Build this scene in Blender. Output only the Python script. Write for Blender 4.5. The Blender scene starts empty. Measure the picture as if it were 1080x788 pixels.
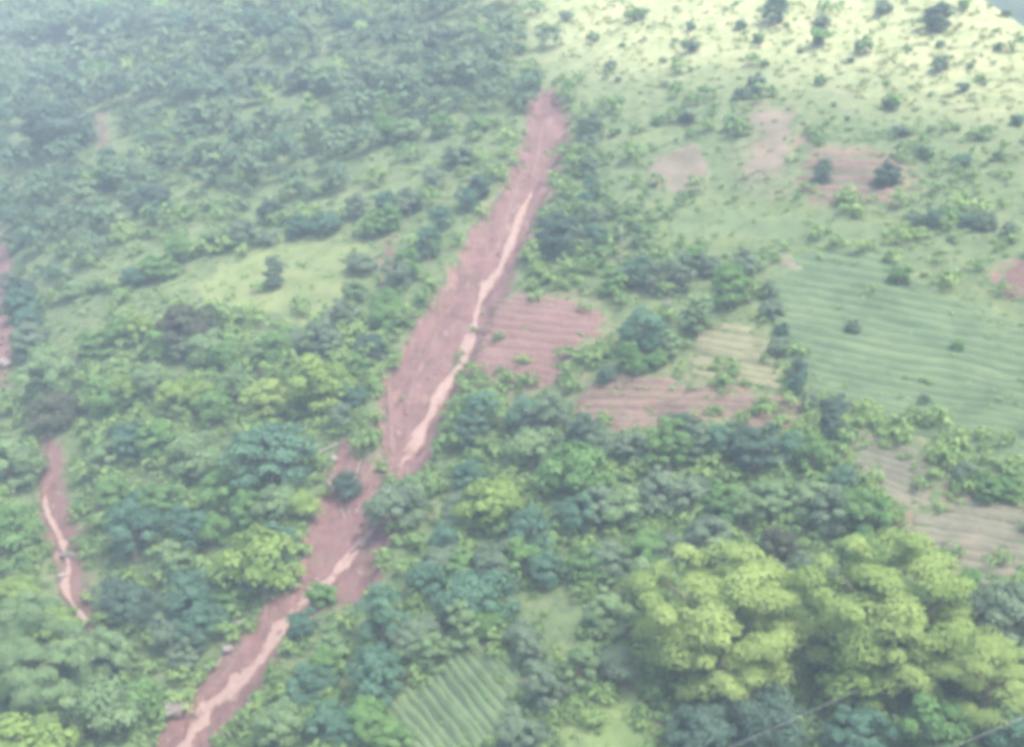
import bpy, math, random
import numpy as np
from mathutils import Vector

R = math.radians
rng = np.random.default_rng(7)
random.seed(7)
scene = bpy.context.scene
col = scene.collection

# ------------------------------------------------------------------ camera, sky, sun, exposure
F = 1318.0                       # focal length in pixels of the 1080-wide photograph
PITCH = R(-5.0)
CAM_Z = 0.0
cam_d = bpy.data.cameras.new('camera')
cam = bpy.data.objects.new('camera', cam_d)
col.objects.link(cam)
cam.location = (0, 0, CAM_Z)
cam.rotation_euler = (math.pi / 2 + PITCH, 0, 0)
cam_d.sensor_fit = 'HORIZONTAL'
cam_d.angle = 2 * math.atan(540 / F)
cam_d.clip_end = 6000
scene.camera = cam

SUN_EL, SUN_AZ = R(55), R(150)   # azimuth clockwise from +Y (camera looks along +Y): sun behind, to the right
world = bpy.data.worlds.new('World')
scene.world = world
world.use_nodes = True
wn = world.node_tree
sky = wn.nodes.new('ShaderNodeTexSky')
sky.sky_type = 'NISHITA'
sky.sun_disc = False
sky.sun_elevation = SUN_EL
sky.sun_rotation = SUN_AZ
sky.dust_density = 4.0
sky.air_density = 1.0
wn.links.new(sky.outputs[0], wn.nodes['Background'].inputs[0])
wn.nodes['Background'].inputs[1].default_value = 0.15
sun_d = bpy.data.lights.new('sun', 'SUN')
sun_d.energy = 2.2
sun_d.angle = R(12)
sun_d.color = (1.0, 0.95, 0.86)
sun = bpy.data.objects.new('sun', sun_d)
col.objects.link(sun)
sd = Vector((math.sin(SUN_AZ) * math.cos(SUN_EL), math.cos(SUN_AZ) * math.cos(SUN_EL), math.sin(SUN_EL)))
sun.rotation_euler = sd.to_track_quat('Z', 'Y').to_euler()

scene.view_settings.view_transform = 'Standard'
scene.view_settings.look = 'None'
scene.view_settings.gamma = 1
scene.view_settings.exposure = 1.5
scene.view_settings.use_curve_mapping = False
scene.cycles.volume_bounces = 2
scene.cycles.max_bounces = 6
scene.cycles.diffuse_bounces = 3
scene.cycles.transparent_max_bounces = 8
scene.cycles.filter_width = 4.8   # the photograph is soft
HAZE_DENSITY = 0.00074
HAZE_COLOR = (0.70, 0.84, 1.0)

# ------------------------------------------------------------------ helpers
def tag(o, label=None, cat=None, group=None, kind=None):
    if label: o['label'] = label
    if cat: o['category'] = cat
    if group: o['group'] = group
    if kind: o['kind'] = kind
    return o

def link(name, me, mat=None, parent=None):
    o = bpy.data.objects.new(name, me)
    col.objects.link(o)
    if mat is not None and me is not None and len(me.materials) == 0:
        me.materials.append(mat)
    if parent is not None:
        o.parent = parent
    return o

def np_mesh(name, verts, faces, smooth=False, mat=None):
    """verts (n,3); faces (m,k) all with the same k"""
    verts = np.asarray(verts, dtype=np.float32)
    faces = np.asarray(faces, dtype=np.int32)
    me = bpy.data.meshes.new(name)
    m, k = faces.shape
    me.vertices.add(len(verts))
    me.vertices.foreach_set('co', verts.ravel())
    me.loops.add(m * k)
    me.loops.foreach_set('vertex_index', faces.ravel())
    me.polygons.add(m)
    me.polygons.foreach_set('loop_start', np.arange(0, m * k, k, dtype=np.int32))
    if smooth:
        me.polygons.foreach_set('use_smooth', np.ones(m, dtype=bool))
    me.update(calc_edges=True)
    if mat is not None:
        me.materials.append(mat)
    return me

def attr(me, name, values):
    a = me.attributes.new(name, 'FLOAT', 'POINT')
    a.data.foreach_set('value', np.asarray(values, dtype=np.float32))

def smooth01(t):
    t = np.clip(t, 0, 1)
    return t * t * (3 - 2 * t)

_tab = np.random.default_rng(3).random((256, 256))
def vnoise(x, y):
    """value noise, wavelength 1"""
    xi = np.floor(x).astype(int); yi = np.floor(y).astype(int)
    fx = smooth01(x - xi); fy = smooth01(y - yi)
    a = _tab[xi % 256, yi % 256]; b = _tab[(xi + 1) % 256, yi % 256]
    c = _tab[xi % 256, (yi + 1) % 256]; d = _tab[(xi + 1) % 256, (yi + 1) % 256]
    return (a * (1 - fx) + b * fx) * (1 - fy) + (c * (1 - fx) + d * fx) * fy - 0.5

def inside(px, py, poly):
    poly = np.asarray(poly, float)
    r = np.zeros(px.shape, bool)
    j = len(poly) - 1
    for i in range(len(poly)):
        xi, yi = poly[i]; xj, yj = poly[j]
        if yi != yj:
            c = ((yi > py) != (yj > py)) & (px < (xj - xi) * (py - yi) / (yj - yi) + xi)
            r ^= c
        j = i
    return r

def densify(pts, step):
    out = []
    for a, b in zip(pts[:-1], pts[1:]):
        n = max(1, int(math.hypot(b[0] - a[0], b[1] - a[1]) / step))
        for i in range(n):
            t = i / n
            out.append((a[0] + (b[0] - a[0]) * t, a[1] + (b[1] - a[1]) * t))
    out.append(tuple(pts[-1]))
    return np.array(out)

def smooth_line(pts, step=6, rounds=3):
    d = densify(pts, step)
    for _ in range(rounds):
        d[1:-1] = (d[:-2] + 2 * d[1:-1] + d[2:]) / 4
    return d

# ------------------------------------------------------------------ terrain heights
GS = 1.25
GX = np.arange(-480, 330, GS)
GY = np.arange(30, 760, GS)
MX, MY = np.meshgrid(GX, GY, indexing='ij')

def base_height(x, y):
    s = y - 130 + 0.42 * x
    z = -51.5 + 0.58 * s
    z = z - 18 * smooth01((-x - 10) / 190) * smooth01((y - 190) / 230)          # the upper left lies further back
    z = z + 1.5 * vnoise(x / 45 + 9.1, y / 45) * 2 + 1.6 * vnoise(x / 19, y / 19 + 4.2) + 0.7 * vnoise(x / 8 + 2, y / 8)
    # the crest at the upper right falls away behind
    cap = 53.5 - 1.0 * (x - 102) + 0.35 * (y - 265) + 1.2 * vnoise(x / 16 + 5, y / 16)
    k = 5.0
    h = np.clip(0.5 + 0.5 * (cap - z) / k, 0, 1)
    z = cap * (1 - h) + z * h - k * h * (1 - h)
    top = 150 + 6 * vnoise(x / 60, y / 60)                                       # the hill top, above the frame
    h = np.clip(0.5 + 0.5 * (top - z) / 14, 0, 1)
    z = top * (1 - h) + z * h - 14 * h * (1 - h)
    return np.maximum(z, -95 + 0.2 * (z + 95))

HG = base_height(MX, MY)

def H(x, y, G=None):
    G = HG if G is None else G
    fx = np.clip((np.asarray(x) - GX[0]) / GS, 0, len(GX) - 1.001)
    fy = np.clip((np.asarray(y) - GY[0]) / GS, 0, len(GY) - 1.001)
    i = fx.astype(int); j = fy.astype(int); fx = fx - i; fy = fy - j
    return (G[i, j] * (1 - fx) + G[i + 1, j] * fx) * (1 - fy) + (G[i, j + 1] * (1 - fx) + G[i + 1, j + 1] * fx) * fy

def at(uv):
    """points of the hillside seen at photograph pixels uv (n,2) -> (n,3)"""
    uv = np.atleast_2d(np.asarray(uv, float))
    c = (uv[:, 0] - 540) / F; s = (394 - uv[:, 1]) / F
    d = np.stack([c, math.cos(PITCH) - s * math.sin(PITCH), math.sin(PITCH) + s * math.cos(PITCH)], 1)
    n = len(uv); t = np.full(n, 60.0); done = np.zeros(n, bool); prev = np.full(n, 1.0)
    res = np.full(n, 720.0)
    for k in range(700):
        p = d * t[:, None]
        g = CAM_Z + p[:, 2] - H(p[:, 0], p[:, 1])
        hit = (g < 0) & ~done
        if hit.any():
            f = prev[hit] / (prev[hit] - g[hit] + 1e-9)
            res[hit] = t[hit] - 1.0 + f
            done |= hit
        if done.all(): break
        prev = g; t = t + 1.0
    p = d * res[:, None]
    p[:, 2] = H(p[:, 0], p[:, 1])
    return p

def project(x, y, z):
    yy = y * math.cos(PITCH) + (z - CAM_Z) * math.sin(PITCH)
    zz = -y * math.sin(PITCH) + (z - CAM_Z) * math.cos(PITCH)
    return 540 + F * x / yy, 394 - F * zz / yy

def line_dist(x, y, line):
    d = np.full(x.shape, 1e9)
    for a, b in zip(line[:-1], line[1:]):
        vx, vy = b[0] - a[0], b[1] - a[1]
        t = np.clip(((x - a[0]) * vx + (y - a[1]) * vy) / (vx * vx + vy * vy + 1e-9), 0, 1)
        d = np.minimum(d, np.hypot(x - a[0] - t * vx, y - a[1] - t * vy))
    return d

# outlines in photograph pixels
SLIDE_UP = [(560, 97), (555, 130), (549, 165), (536, 193), (512, 224), (488, 262), (463, 305), (437, 350), (411, 388), (399, 420), (398, 452),
            (400, 480), (405, 505), (425, 517), (446, 503), (458, 480), (466, 452), (480, 424), (492, 404), (505, 376), (516, 345), (533, 318), (545, 285),
            (556, 255), (570, 228), (583, 200), (592, 166), (600, 135), (597, 112), (580, 95)]
SLIDE_LOW = [(345, 480), (338, 520), (328, 560), (324, 590), (305, 628), (266, 655), (240, 692), (208, 724), (176, 765), (160, 800), (150, 840),
             (205, 840), (226, 796), (250, 765), (275, 730), (300, 692), (322, 652), (352, 640), (386, 640), (402, 604), (414, 566), (430, 545), (445, 525), (420, 520), (398, 505), (380, 478), (362, 470)]
GULLY_SOIL = [(40, 458), (42, 500), (40, 545), (55, 590), (62, 625), (80, 655), (108, 682), (128, 692), (132, 682), (116, 664), (98, 640), (88, 600), (85, 560), (70, 520), (66, 480), (55, 455)]
GULLY_UP = [(-30, 250), (-20, 330), (-10, 400), (6, 415), (14, 370), (18, 320), (12, 270), (0, 240)]
CHAN_UP = [(561, 205), (547, 235), (537, 262), (527, 288), (511, 310), (503, 330), (497, 355), (489, 385), (470, 409), (455, 440), (440, 468), (426, 492), (418, 512)]
CHAN_LOW = [(402, 556), (372, 588), (345, 620), (312, 646), (296, 672), (280, 692), (262, 716), (235, 738), (214, 760), (198, 790), (185, 830)]
CHAN_GULLY = [(46, 520), (50, 545), (64, 574), (73, 596), (68, 622), (78, 645), (95, 664), (112, 678)]
GULLY_LINE = [(-60, 230), (-25, 330), (10, 420), (48, 470), (58, 520), (66, 580), (74, 630), (100, 670), (150, 705), (190, 760), (170, 850)]

for _ in range(2):
    g_line = at(smooth_line(GULLY_LINE, 25))
    s_up = at(densify(SLIDE_UP + SLIDE_UP[:1], 10)); s_low = at(densify(SLIDE_LOW + SLIDE_LOW[:1], 10))
    c_up = at(smooth_line(CHAN_UP, 10)); c_low = at(smooth_line(CHAN_LOW, 10)); c_gul = at(smooth_line(CHAN_GULLY, 10))
    HG = base_height(MX, MY)
    HG = HG - 7.0 * np.exp(-(line_dist(MX, MY, g_line) / 13) ** 2)
    sl = (inside(MX, MY, s_up[:, :2]) | inside(MX, MY, s_low[:, :2])).astype(float)
    for _k in range(1):
        sl[1:-1, 1:-1] = (sl[1:-1, 1:-1] * 4 + sl[:-2, 1:-1] + sl[2:, 1:-1] + sl[1:-1, :-2] + sl[1:-1, 2:]) / 8
    HG = HG - 2.3 * sl
    for c in (c_up, c_low):
        HG = HG - 0.8 * np.exp(-(line_dist(MX, MY, c) / 2.2) ** 2)
    HG = HG - 0.8 * np.exp(-(line_dist(MX, MY, c_gul) / 2.0) ** 2)

# ------------------------------------------------------------------ materials
def new_mat(name):
    m = bpy.data.materials.new(name)
    m.use_nodes = True
    nt = m.node_tree
    for n in list(nt.nodes): nt.nodes.remove(n)
    out = nt.nodes.new('ShaderNodeOutputMaterial')
    return m, nt, out

def ramp(nt, fac, stops):
    r = nt.nodes.new('ShaderNodeValToRGB')
    e = r.color_ramp.elements
    while len(e) < len(stops): e.new(0.5)
    for el, (p, c) in zip(e, stops):
        el.position = p; el.color = (*c, 1)
    nt.links.new(fac, r.inputs[0])
    return r.outputs[0]

def noise(nt, scale, detail=4, rough=0.6, stretch=None):
    g = nt.nodes.new('ShaderNodeNewGeometry')
    n = nt.nodes.new('ShaderNodeTexNoise')
    n.inputs['Scale'].default_value = scale; n.inputs['Detail'].default_value = detail; n.inputs['Roughness'].default_value = rough
    src = g.outputs['Position']
    if stretch:
        mp = nt.nodes.new('ShaderNodeMapping'); mp.inputs['Scale'].default_value = stretch; mp.inputs['Rotation'].default_value = (0, 0, R(13))
        nt.links.new(src, mp.inputs[0]); src = mp.outputs[0]
    nt.links.new(src, n.inputs['Vector'])
    return n.outputs['Fac']

def mix(nt, fac, a, b, mode='MIX'):
    m = nt.nodes.new('ShaderNodeMix'); m.data_type = 'RGBA'; m.blend_type = mode
    for s, v in ((m.inputs[0], fac), (m.inputs[6], a), (m.inputs[7], b)):
        if isinstance(v, (int, float)): s.default_value = v
        elif isinstance(v, tuple): s.default_value = (*v, 1)
        else: nt.links.new(v, s)
    return m.outputs[2]

def math_n(nt, op, a, b=0.0, clamp=False):
    m = nt.nodes.new('ShaderNodeMath'); m.operation = op; m.use_clamp = clamp
    for s, v in ((m.inputs[0], a), (m.inputs[1], b)):
        if isinstance(v, (int, float)): s.default_value = v
        else: nt.links.new(v, s)
    return m.outputs[0]

def surface(nt, out, color, bump=None, strength=0.5, dist=0.3, rough=0.95):
    b = nt.nodes.new('ShaderNodeBsdfPrincipled')
    b.inputs['Roughness'].default_value = rough
    b.inputs['Specular IOR Level'].default_value = 0.15
    nt.links.new(color, b.inputs['Base Color'])
    if bump is not None:
        bn = nt.nodes.new('ShaderNodeBump'); bn.inputs['Strength'].default_value = strength; bn.inputs['Distance'].default_value = dist
        nt.links.new(bump, bn.inputs['Height']); nt.links.new(bn.outputs[0], b.inputs['Normal'])
    nt.links.new(b.outputs[0], out.inputs[0])

def soil_color(nt, light=1.0):
    a = noise(nt, 0.22, 5)
    c = ramp(nt, a, [(0.3, (0.20 * light, 0.108 * light, 0.10 * light)), (0.5, (0.28 * light, 0.155 * light, 0.135 * light)), (0.7, (0.36 * light, 0.215 * light, 0.20 * light))])
    b = noise(nt, 1.4, 4)
    return mix(nt, 0.45, c, ramp(nt, b, [(0.35, (0.15 * light, 0.085 * light, 0.07 * light)), (0.65, (0.42 * light, 0.28 * light, 0.24 * light))]))

def ground_mat():
    m, nt, out = new_mat('hillside')
    n1 = noise(nt, 0.05, 5); n2 = noise(nt, 0.5, 5)
    g = ramp(nt, n1, [(0.3, (0.06, 0.10, 0.048)), (0.5, (0.095, 0.135, 0.062)), (0.7, (0.14, 0.17, 0.078))])
    g = mix(nt, 0.5, g, ramp(nt, n2, [(0.35, (0.045, 0.075, 0.036)), (0.65, (0.16, 0.195, 0.09))]))
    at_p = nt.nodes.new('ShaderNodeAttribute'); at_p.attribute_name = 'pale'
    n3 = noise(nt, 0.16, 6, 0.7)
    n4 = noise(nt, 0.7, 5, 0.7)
    pg = ramp(nt, n3, [(0.3, (0.17, 0.21, 0.085)), (0.5, (0.29, 0.315, 0.15)), (0.7, (0.38, 0.36, 0.21))])  # lighter yellow-green grass; the ridge's sunlight is put into this colour
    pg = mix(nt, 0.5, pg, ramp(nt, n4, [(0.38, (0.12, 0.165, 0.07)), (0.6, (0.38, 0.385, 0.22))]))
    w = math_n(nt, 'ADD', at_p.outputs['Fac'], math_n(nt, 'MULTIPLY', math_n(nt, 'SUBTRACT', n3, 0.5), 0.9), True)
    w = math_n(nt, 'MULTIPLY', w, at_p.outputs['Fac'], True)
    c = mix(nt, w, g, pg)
    for an, cc in (('clear', (0.11, 0.145, 0.055)), ('brown', (0.17, 0.13, 0.09))):
        ac = nt.nodes.new('ShaderNodeAttribute'); ac.attribute_name = an
        wc = math_n(nt, 'ADD', ac.outputs['Fac'], math_n(nt, 'MULTIPLY', math_n(nt, 'SUBTRACT', n2, 0.5), 1.2))
        c = mix(nt, math_n(nt, 'MULTIPLY', math_n(nt, 'SUBTRACT', wc, 0.15), 1.5, True), c, cc)
    at_s = nt.nodes.new('ShaderNodeAttribute'); at_s.attribute_name = 'soil'
    s = math_n(nt, 'ADD', at_s.outputs['Fac'], math_n(nt, 'MULTIPLY', math_n(nt, 'SUBTRACT', n2, 0.5), 1.4))
    s = math_n(nt, 'MULTIPLY', math_n(nt, 'SUBTRACT', s, 0.35), 3.0, True)
    c = mix(nt, s, c, soil_color(nt, 0.62))
    surface(nt, out, c, n4, 0.6, 0.5)
    return m

def grass_rim(nt, c, other=None, bite=1.6):
    """weeds creep in over the rim of a bare or tilled patch"""
    ac = nt.nodes.new('ShaderNodeAttribute'); ac.attribute_name = 'rim'
    w = math_n(nt, 'ADD', ac.outputs['Fac'], math_n(nt, 'MULTIPLY', math_n(nt, 'SUBTRACT', noise(nt, 0.5, 5, 0.7), 0.5), bite))
    w = math_n(nt, 'MULTIPLY', math_n(nt, 'SUBTRACT', w, 0.3), 2.4, True)
    if other is None:
        other = ramp(nt, noise(nt, 0.5, 5), [(0.35, (0.06, 0.095, 0.045)), (0.65, (0.15, 0.185, 0.085))])
    return mix(nt, w, other, c)

def soil_mat(name, light=1.0, tint=None, streak=False, rim=False):
    m, nt, out = new_mat(name)
    c = soil_color(nt, light)
    if streak:
        st = noise(nt, 0.6, 6, 0.75, (1.0, 0.2, 0.2))
        c = mix(nt, 0.5, c, ramp(nt, st, [(0.35, (0.085, 0.045, 0.045)), (0.52, (0.155, 0.088, 0.088)), (0.7, (0.25, 0.155, 0.15))]))
    if tint: c = mix(nt, 0.35 if streak else 0.5, c, tint)
    if streak:   # damp earth and torn turf left on the scar
        c = mix(nt, math_n(nt, 'MULTIPLY', math_n(nt, 'SUBTRACT', noise(nt, 0.17, 6, 0.75), 0.5), 5.0, True), c, (0.085, 0.05, 0.05))
        c = mix(nt, math_n(nt, 'MULTIPLY', math_n(nt, 'SUBTRACT', noise(nt, 0.33, 6, 0.75, (1.3, 0.8, 0.8)), 0.56), 6.0, True), c, (0.105, 0.105, 0.065))
        c = mix(nt, math_n(nt, 'MULTIPLY', math_n(nt, 'SUBTRACT', noise(nt, 0.8, 5, 0.7, (1.0, 0.3, 0.3)), 0.58), 6.0, True), c, (0.31, 0.215, 0.20))
    if rim == 'torn': c = grass_rim(nt, c, mix(nt, 0.55, soil_color(nt, 0.4), (0.09, 0.115, 0.06)), 2.0)
    elif rim == 'soil': c = grass_rim(nt, c, soil_color(nt, 0.55), 2.6)
    elif rim: c = grass_rim(nt, c)
    surface(nt, out, c, noise(nt, 0.9, 6, 0.7), 0.7, 0.5)
    return m

def plain_mat(name, stops, scale=0.8, bump=0.5, rim=False):
    m, nt, out = new_mat(name)
    a = ramp(nt, noise(nt, scale, 5), stops)
    lo, hi = stops[0][1], stops[-1][1]
    w = ramp(nt, noise(nt, 0.11, 4, 0.7), [(0.38, tuple(0.62 * c for c in lo)), (0.5, tuple((p + q) / 2 for p, q in zip(lo, hi))), (0.64, (hi[0] * 1.25, hi[1] * 1.12, hi[2] * 1.1))])
    c = mix(nt, 0.45, a, w)
    if rim: c = grass_rim(nt, c)
    surface(nt, out, c, noise(nt, scale * 2, 5), bump, 0.3)
    return m

def leaf_mat(name, dark, light, rnd=0.35, trans=0.42):
    """leaf colour between dark and light by the clump's own age attribute and the plant"""
    m, nt, out = new_mat(name)
    a = nt.nodes.new('ShaderNodeAttribute'); a.attribute_name = 'leaf_age'
    oi = nt.nodes.new('ShaderNodeObjectInfo')
    f = math_n(nt, 'ADD', math_n(nt, 'MULTIPLY', a.outputs['Fac'], 1 - rnd), math_n(nt, 'MULTIPLY', oi.outputs['Random'], rnd), True)
    c = mix(nt, f, tuple(dark), tuple(light))
    d = nt.nodes.new('ShaderNodeBsdfDiffuse'); nt.links.new(c, d.inputs[0])
    t = nt.nodes.new('ShaderNodeBsdfTranslucent'); nt.links.new(c, t.inputs[0])
    ms = nt.nodes.new('ShaderNodeMixShader'); ms.inputs[0].default_value = trans
    nt.links.new(d.outputs[0], ms.inputs[1]); nt.links.new(t.outputs[0], ms.inputs[2])
    nt.links.new(ms.outputs[0], out.inputs[0])
    return m

M = {
    'ground': ground_mat(),
    'soil': soil_mat('landslide_soil', 0.60, (0.175, 0.098, 0.092), True, 'torn'),
    'soil_pale': soil_mat('washed_sand', 0.85, (0.34, 0.26, 0.225), rim='soil'),
    'soil_streak': soil_mat('streak_sand', 0.62, (0.17, 0.115, 0.105), rim='soil'),
    'soil_field': soil_mat('ploughed_soil', 0.48, (0.135, 0.078, 0.072), rim=True),
    'soil_ridge': soil_mat('dry_ridge_soil', 0.62, (0.20, 0.128, 0.115)),
    'brown_field': plain_mat('brown_field', [(0.3, (0.075, 0.08, 0.052)), (0.7, (0.12, 0.115, 0.08))], rim=True),
    'brown_ridge': plain_mat('brown_ridge', [(0.3, (0.125, 0.128, 0.088)), (0.7, (0.185, 0.175, 0.125))]),
    'fallow': plain_mat('fallow_earth', [(0.3, (0.12, 0.11, 0.075)), (0.7, (0.18, 0.15, 0.115))], 0.5, rim=True),
    'brown_soil': plain_mat('brown_soil', [(0.3, (0.085, 0.06, 0.05)), (0.7, (0.14, 0.095, 0.08))], 0.5, rim=True),
    'brown_soil_ridge': plain_mat('brown_soil_ridge', [(0.3, (0.125, 0.09, 0.07)), (0.7, (0.19, 0.14, 0.11))], 0.6),
    'straw_field': plain_mat('straw_field', [(0.3, (0.07, 0.085, 0.045)), (0.7, (0.11, 0.12, 0.065))], rim=True),
    'straw_ridge': plain_mat('straw_ridge', [(0.3, (0.13, 0.145, 0.08)), (0.7, (0.19, 0.185, 0.11))]),
    'green_field': plain_mat('green_field', [(0.3, (0.05, 0.085, 0.045)), (0.7, (0.08, 0.12, 0.06))], 0.3, rim=True),
    'green_row': plain_mat('crop_leaves', [(0.3, (0.08, 0.13, 0.065)), (0.7, (0.12, 0.175, 0.085))], 1.2),
    'forest': plain_mat('distant_forest', [(0.3, (0.02, 0.04, 0.028)), (0.7, (0.05, 0.08, 0.05))], 0.15),
    'furrow': plain_mat('green_furrow', [(0.3, (0.04, 0.065, 0.04)), (0.7, (0.065, 0.09, 0.05))], 0.3, rim=True),
    'meadow': plain_mat('meadow_grass', [(0.3, (0.08, 0.12, 0.055)), (0.7, (0.12, 0.16, 0.075))], 0.25, rim=True),
    'clearing': plain_mat('clearing_grass', [(0.3, (0.12, 0.165, 0.065)), (0.7, (0.17, 0.2, 0.085))], 0.25, rim=True),
    'lawn': plain_mat('lawn_grass', [(0.3, (0.115, 0.17, 0.062)), (0.7, (0.15, 0.205, 0.08))], 0.2, rim=True),
    'rock': plain_mat('pale_rock', [(0.3, (0.17, 0.145, 0.135)), (0.7, (0.29, 0.26, 0.245))], 1.5),
    'bark': plain_mat('bark', [(0.3, (0.10, 0.085, 0.07)), (0.7, (0.20, 0.17, 0.14))], 3),
    'bark_pale': plain_mat('pale_bark', [(0.3, (0.20, 0.185, 0.165)), (0.7, (0.33, 0.31, 0.285))], 3),
    'cable': plain_mat('cable_metal', [(0.3, (0.24, 0.25, 0.25)), (0.7, (0.32, 0.33, 0.33))], 3),
    'bright': leaf_mat('bright_leaves', (0.23, 0.335, 0.105), (0.41, 0.515, 0.19)),
    'yellow': leaf_mat('yellow_green_leaves', (0.15, 0.25, 0.07), (0.32, 0.45, 0.14)),
    'mid': leaf_mat('mid_green_leaves', (0.11, 0.22, 0.08), (0.21, 0.37, 0.13)),
    'light': leaf_mat('light_green_leaves', (0.14, 0.23, 0.11), (0.28, 0.41, 0.2)),
    'grey': leaf_mat('grey_green_leaves', (0.12, 0.18, 0.12), (0.24, 0.33, 0.21)),
    'blue': leaf_mat('blue_green_leaves', (0.075, 0.16, 0.115), (0.15, 0.28, 0.18)),
    'dark': leaf_mat('dark_green_leaves', (0.065, 0.12, 0.095), (0.13, 0.21, 0.15)),
    'olive': leaf_mat('dark_olive_leaves', (0.07, 0.085, 0.06), (0.14, 0.16, 0.1)),
    'under': leaf_mat('undergrowth_leaves', (0.105, 0.2, 0.08), (0.29, 0.42, 0.15), 0.0),
    'tuft': leaf_mat('sun_pale_grass_blades', (0.17, 0.24, 0.09), (0.5, 0.52, 0.27), 0.0),  # ridge tufts, lightened to carry the painted sunlight
    'far': leaf_mat('far_wood_leaves', (0.075, 0.15, 0.1), (0.21, 0.3, 0.165), 0.0),
    'clod': leaf_mat('soil_clods', (0.10, 0.055, 0.055), (0.30, 0.22, 0.205), 0.0, 0.0),
    'dry': leaf_mat('dry_brush', (0.195, 0.165, 0.112), (0.42, 0.375, 0.255), 0.0),
}

# ------------------------------------------------------------------ fields (outlines in photograph pixels)
FIELDS = [
    # key, name, label, category, outline, ground material, row name, row material, row angle (deg, down to the right +), spacing px, half width px, height m
    ('dry', 'ploughed_field', 'bare reddish ploughed field with wavy ridges right of the landslide scar', 'field',
     [(508, 316), (560, 308), (622, 316), (642, 342), (626, 368), (604, 390), (578, 416), (535, 414), (480, 404), (488, 358)], 'soil_field', 'soil_ridge', 'soil_ridge', 7, 8.5, 2.6, 0.45),
    ('brown', 'ploughed_field', 'long brown ploughed field below and right of the reddish field', 'field',
     [(612, 406), (668, 394), (735, 408), (790, 412), (845, 424), (858, 440), (840, 452), (780, 450), (725, 446), (690, 460), (650, 466), (612, 458), (602, 428)], 'brown_soil', 'soil_ridge', 'brown_soil_ridge', 2, 8.5, 2.6, 0.4),
    ('straw', 'terraced_field', 'straw-coloured terraced field with dark furrows beside the hedge', 'field',
     [(722, 345), (778, 340), (812, 356), (826, 396), (832, 414), (790, 405), (738, 402), (718, 388)], 'straw_field', 'terrace_ridge', 'straw_ridge', 9, 8.5, 2.6, 0.5),
    ('green', 'crop_field', 'large green crop field with fine rows on the right slope', 'field',
     [(806, 272), (870, 264), (930, 268), (985, 305), (1030, 322), (1100, 345), (1100, 520), (1030, 486), (985, 462), (930, 452), (868, 424), (826, 388), (800, 330)], 'green_field', 'crop_row', 'green_row', 11, 8.0, 2.5, 0.38),
    ('upper', 'terraced_field', 'dark brown terraces under the pale ridge at upper right', 'field',
     [(838, 156), (880, 154), (950, 166), (966, 196), (946, 218), (872, 216), (834, 204)], 'brown_field', 'terrace_ridge', 'brown_soil_ridge', 3, 9, 2.4, 0.6),
    ('pink', 'fallow_field', 'smooth pinkish fallow patch left of the dark brown terraces', 'field',
     [(786, 108), (828, 108), (852, 140), (838, 160), (834, 200), (790, 200), (775, 165)], 'fallow', None, None, 0, 0, 0, 0),
    ('small', 'terraced_field', 'small brown striped field below the large green crop field', 'field',
     [(898, 456), (950, 468), (988, 492), (994, 524), (970, 544), (925, 534), (895, 505)], 'brown_field', 'terrace_ridge', 'brown_ridge', 20, 8.5, 2.5, 0.4),
    ('right', 'terraced_field', 'grey-brown terraced field with many ridges at the right edge', 'field',
     [(950, 545), (1010, 525), (1110, 530), (1110, 612), (1060, 612), (1010, 640), (960, 634), (925, 602)], 'brown_field', 'terrace_ridge', 'brown_ridge', 9, 9.5, 2.8, 0.42),
    ('stripe', 'crop_field', 'green striped crop field with diagonal rows at the bottom centre', 'field',
     [(375, 810), (395, 756), (432, 702), (472, 674), (520, 680), (560, 716), (556, 760), (540, 810)], 'furrow', 'crop_row', 'green_row', 50, 9.5, 2.6, 0.55),
    ('meadow', 'meadow', 'smooth light green meadow between the trees at the bottom centre', 'meadow',
     [(530, 655), (560, 622), (610, 608), (632, 640), (612, 690), (560, 705), (524, 690)], 'meadow', None, None, 0, 0, 0, 0),
    ('lawn', 'meadow', 'bright green grass patch at the bottom edge left of the biggest trees', 'meadow',
     [(590, 765), (615, 738), (675, 728), (692, 760), (695, 830), (580, 830)], 'lawn', None, None, 0, 0, 0, 0),
    ('flat', 'meadow', 'plain pale green pasture strip above the large crop field', 'meadow',
     [(700, 222), (780, 215), (850, 222), (950, 226), (948, 256), (860, 258), (770, 262), (690, 256)], 'meadow', None, None, 0, 0, 0, 0),
    ('clear1', 'clearing', 'yellow-green grassy clearing round the lone dark tree on the left slope', 'clearing',
     [(175, 302), (225, 276), (290, 248), (350, 240), (394, 268), (386, 318), (345, 345), (275, 336), (205, 326)], 'clearing', None, None, 0, 0, 0, 0),
]
SUN_PALE = [(500, -120), (1180, -120), (1180, 170), (1080, 150), (1000, 135), (930, 112), (855, 96), (790, 84), (700, 88), (640, 96), (600, 84), (560, 66), (540, 30), (520, -10)]  # ridge grass painted lighter in place of stronger sun
PALE2 = [(960, 285), (1080, 255), (1140, 300), (1140, 335), (1060, 318), (1000, 305)]
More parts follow.
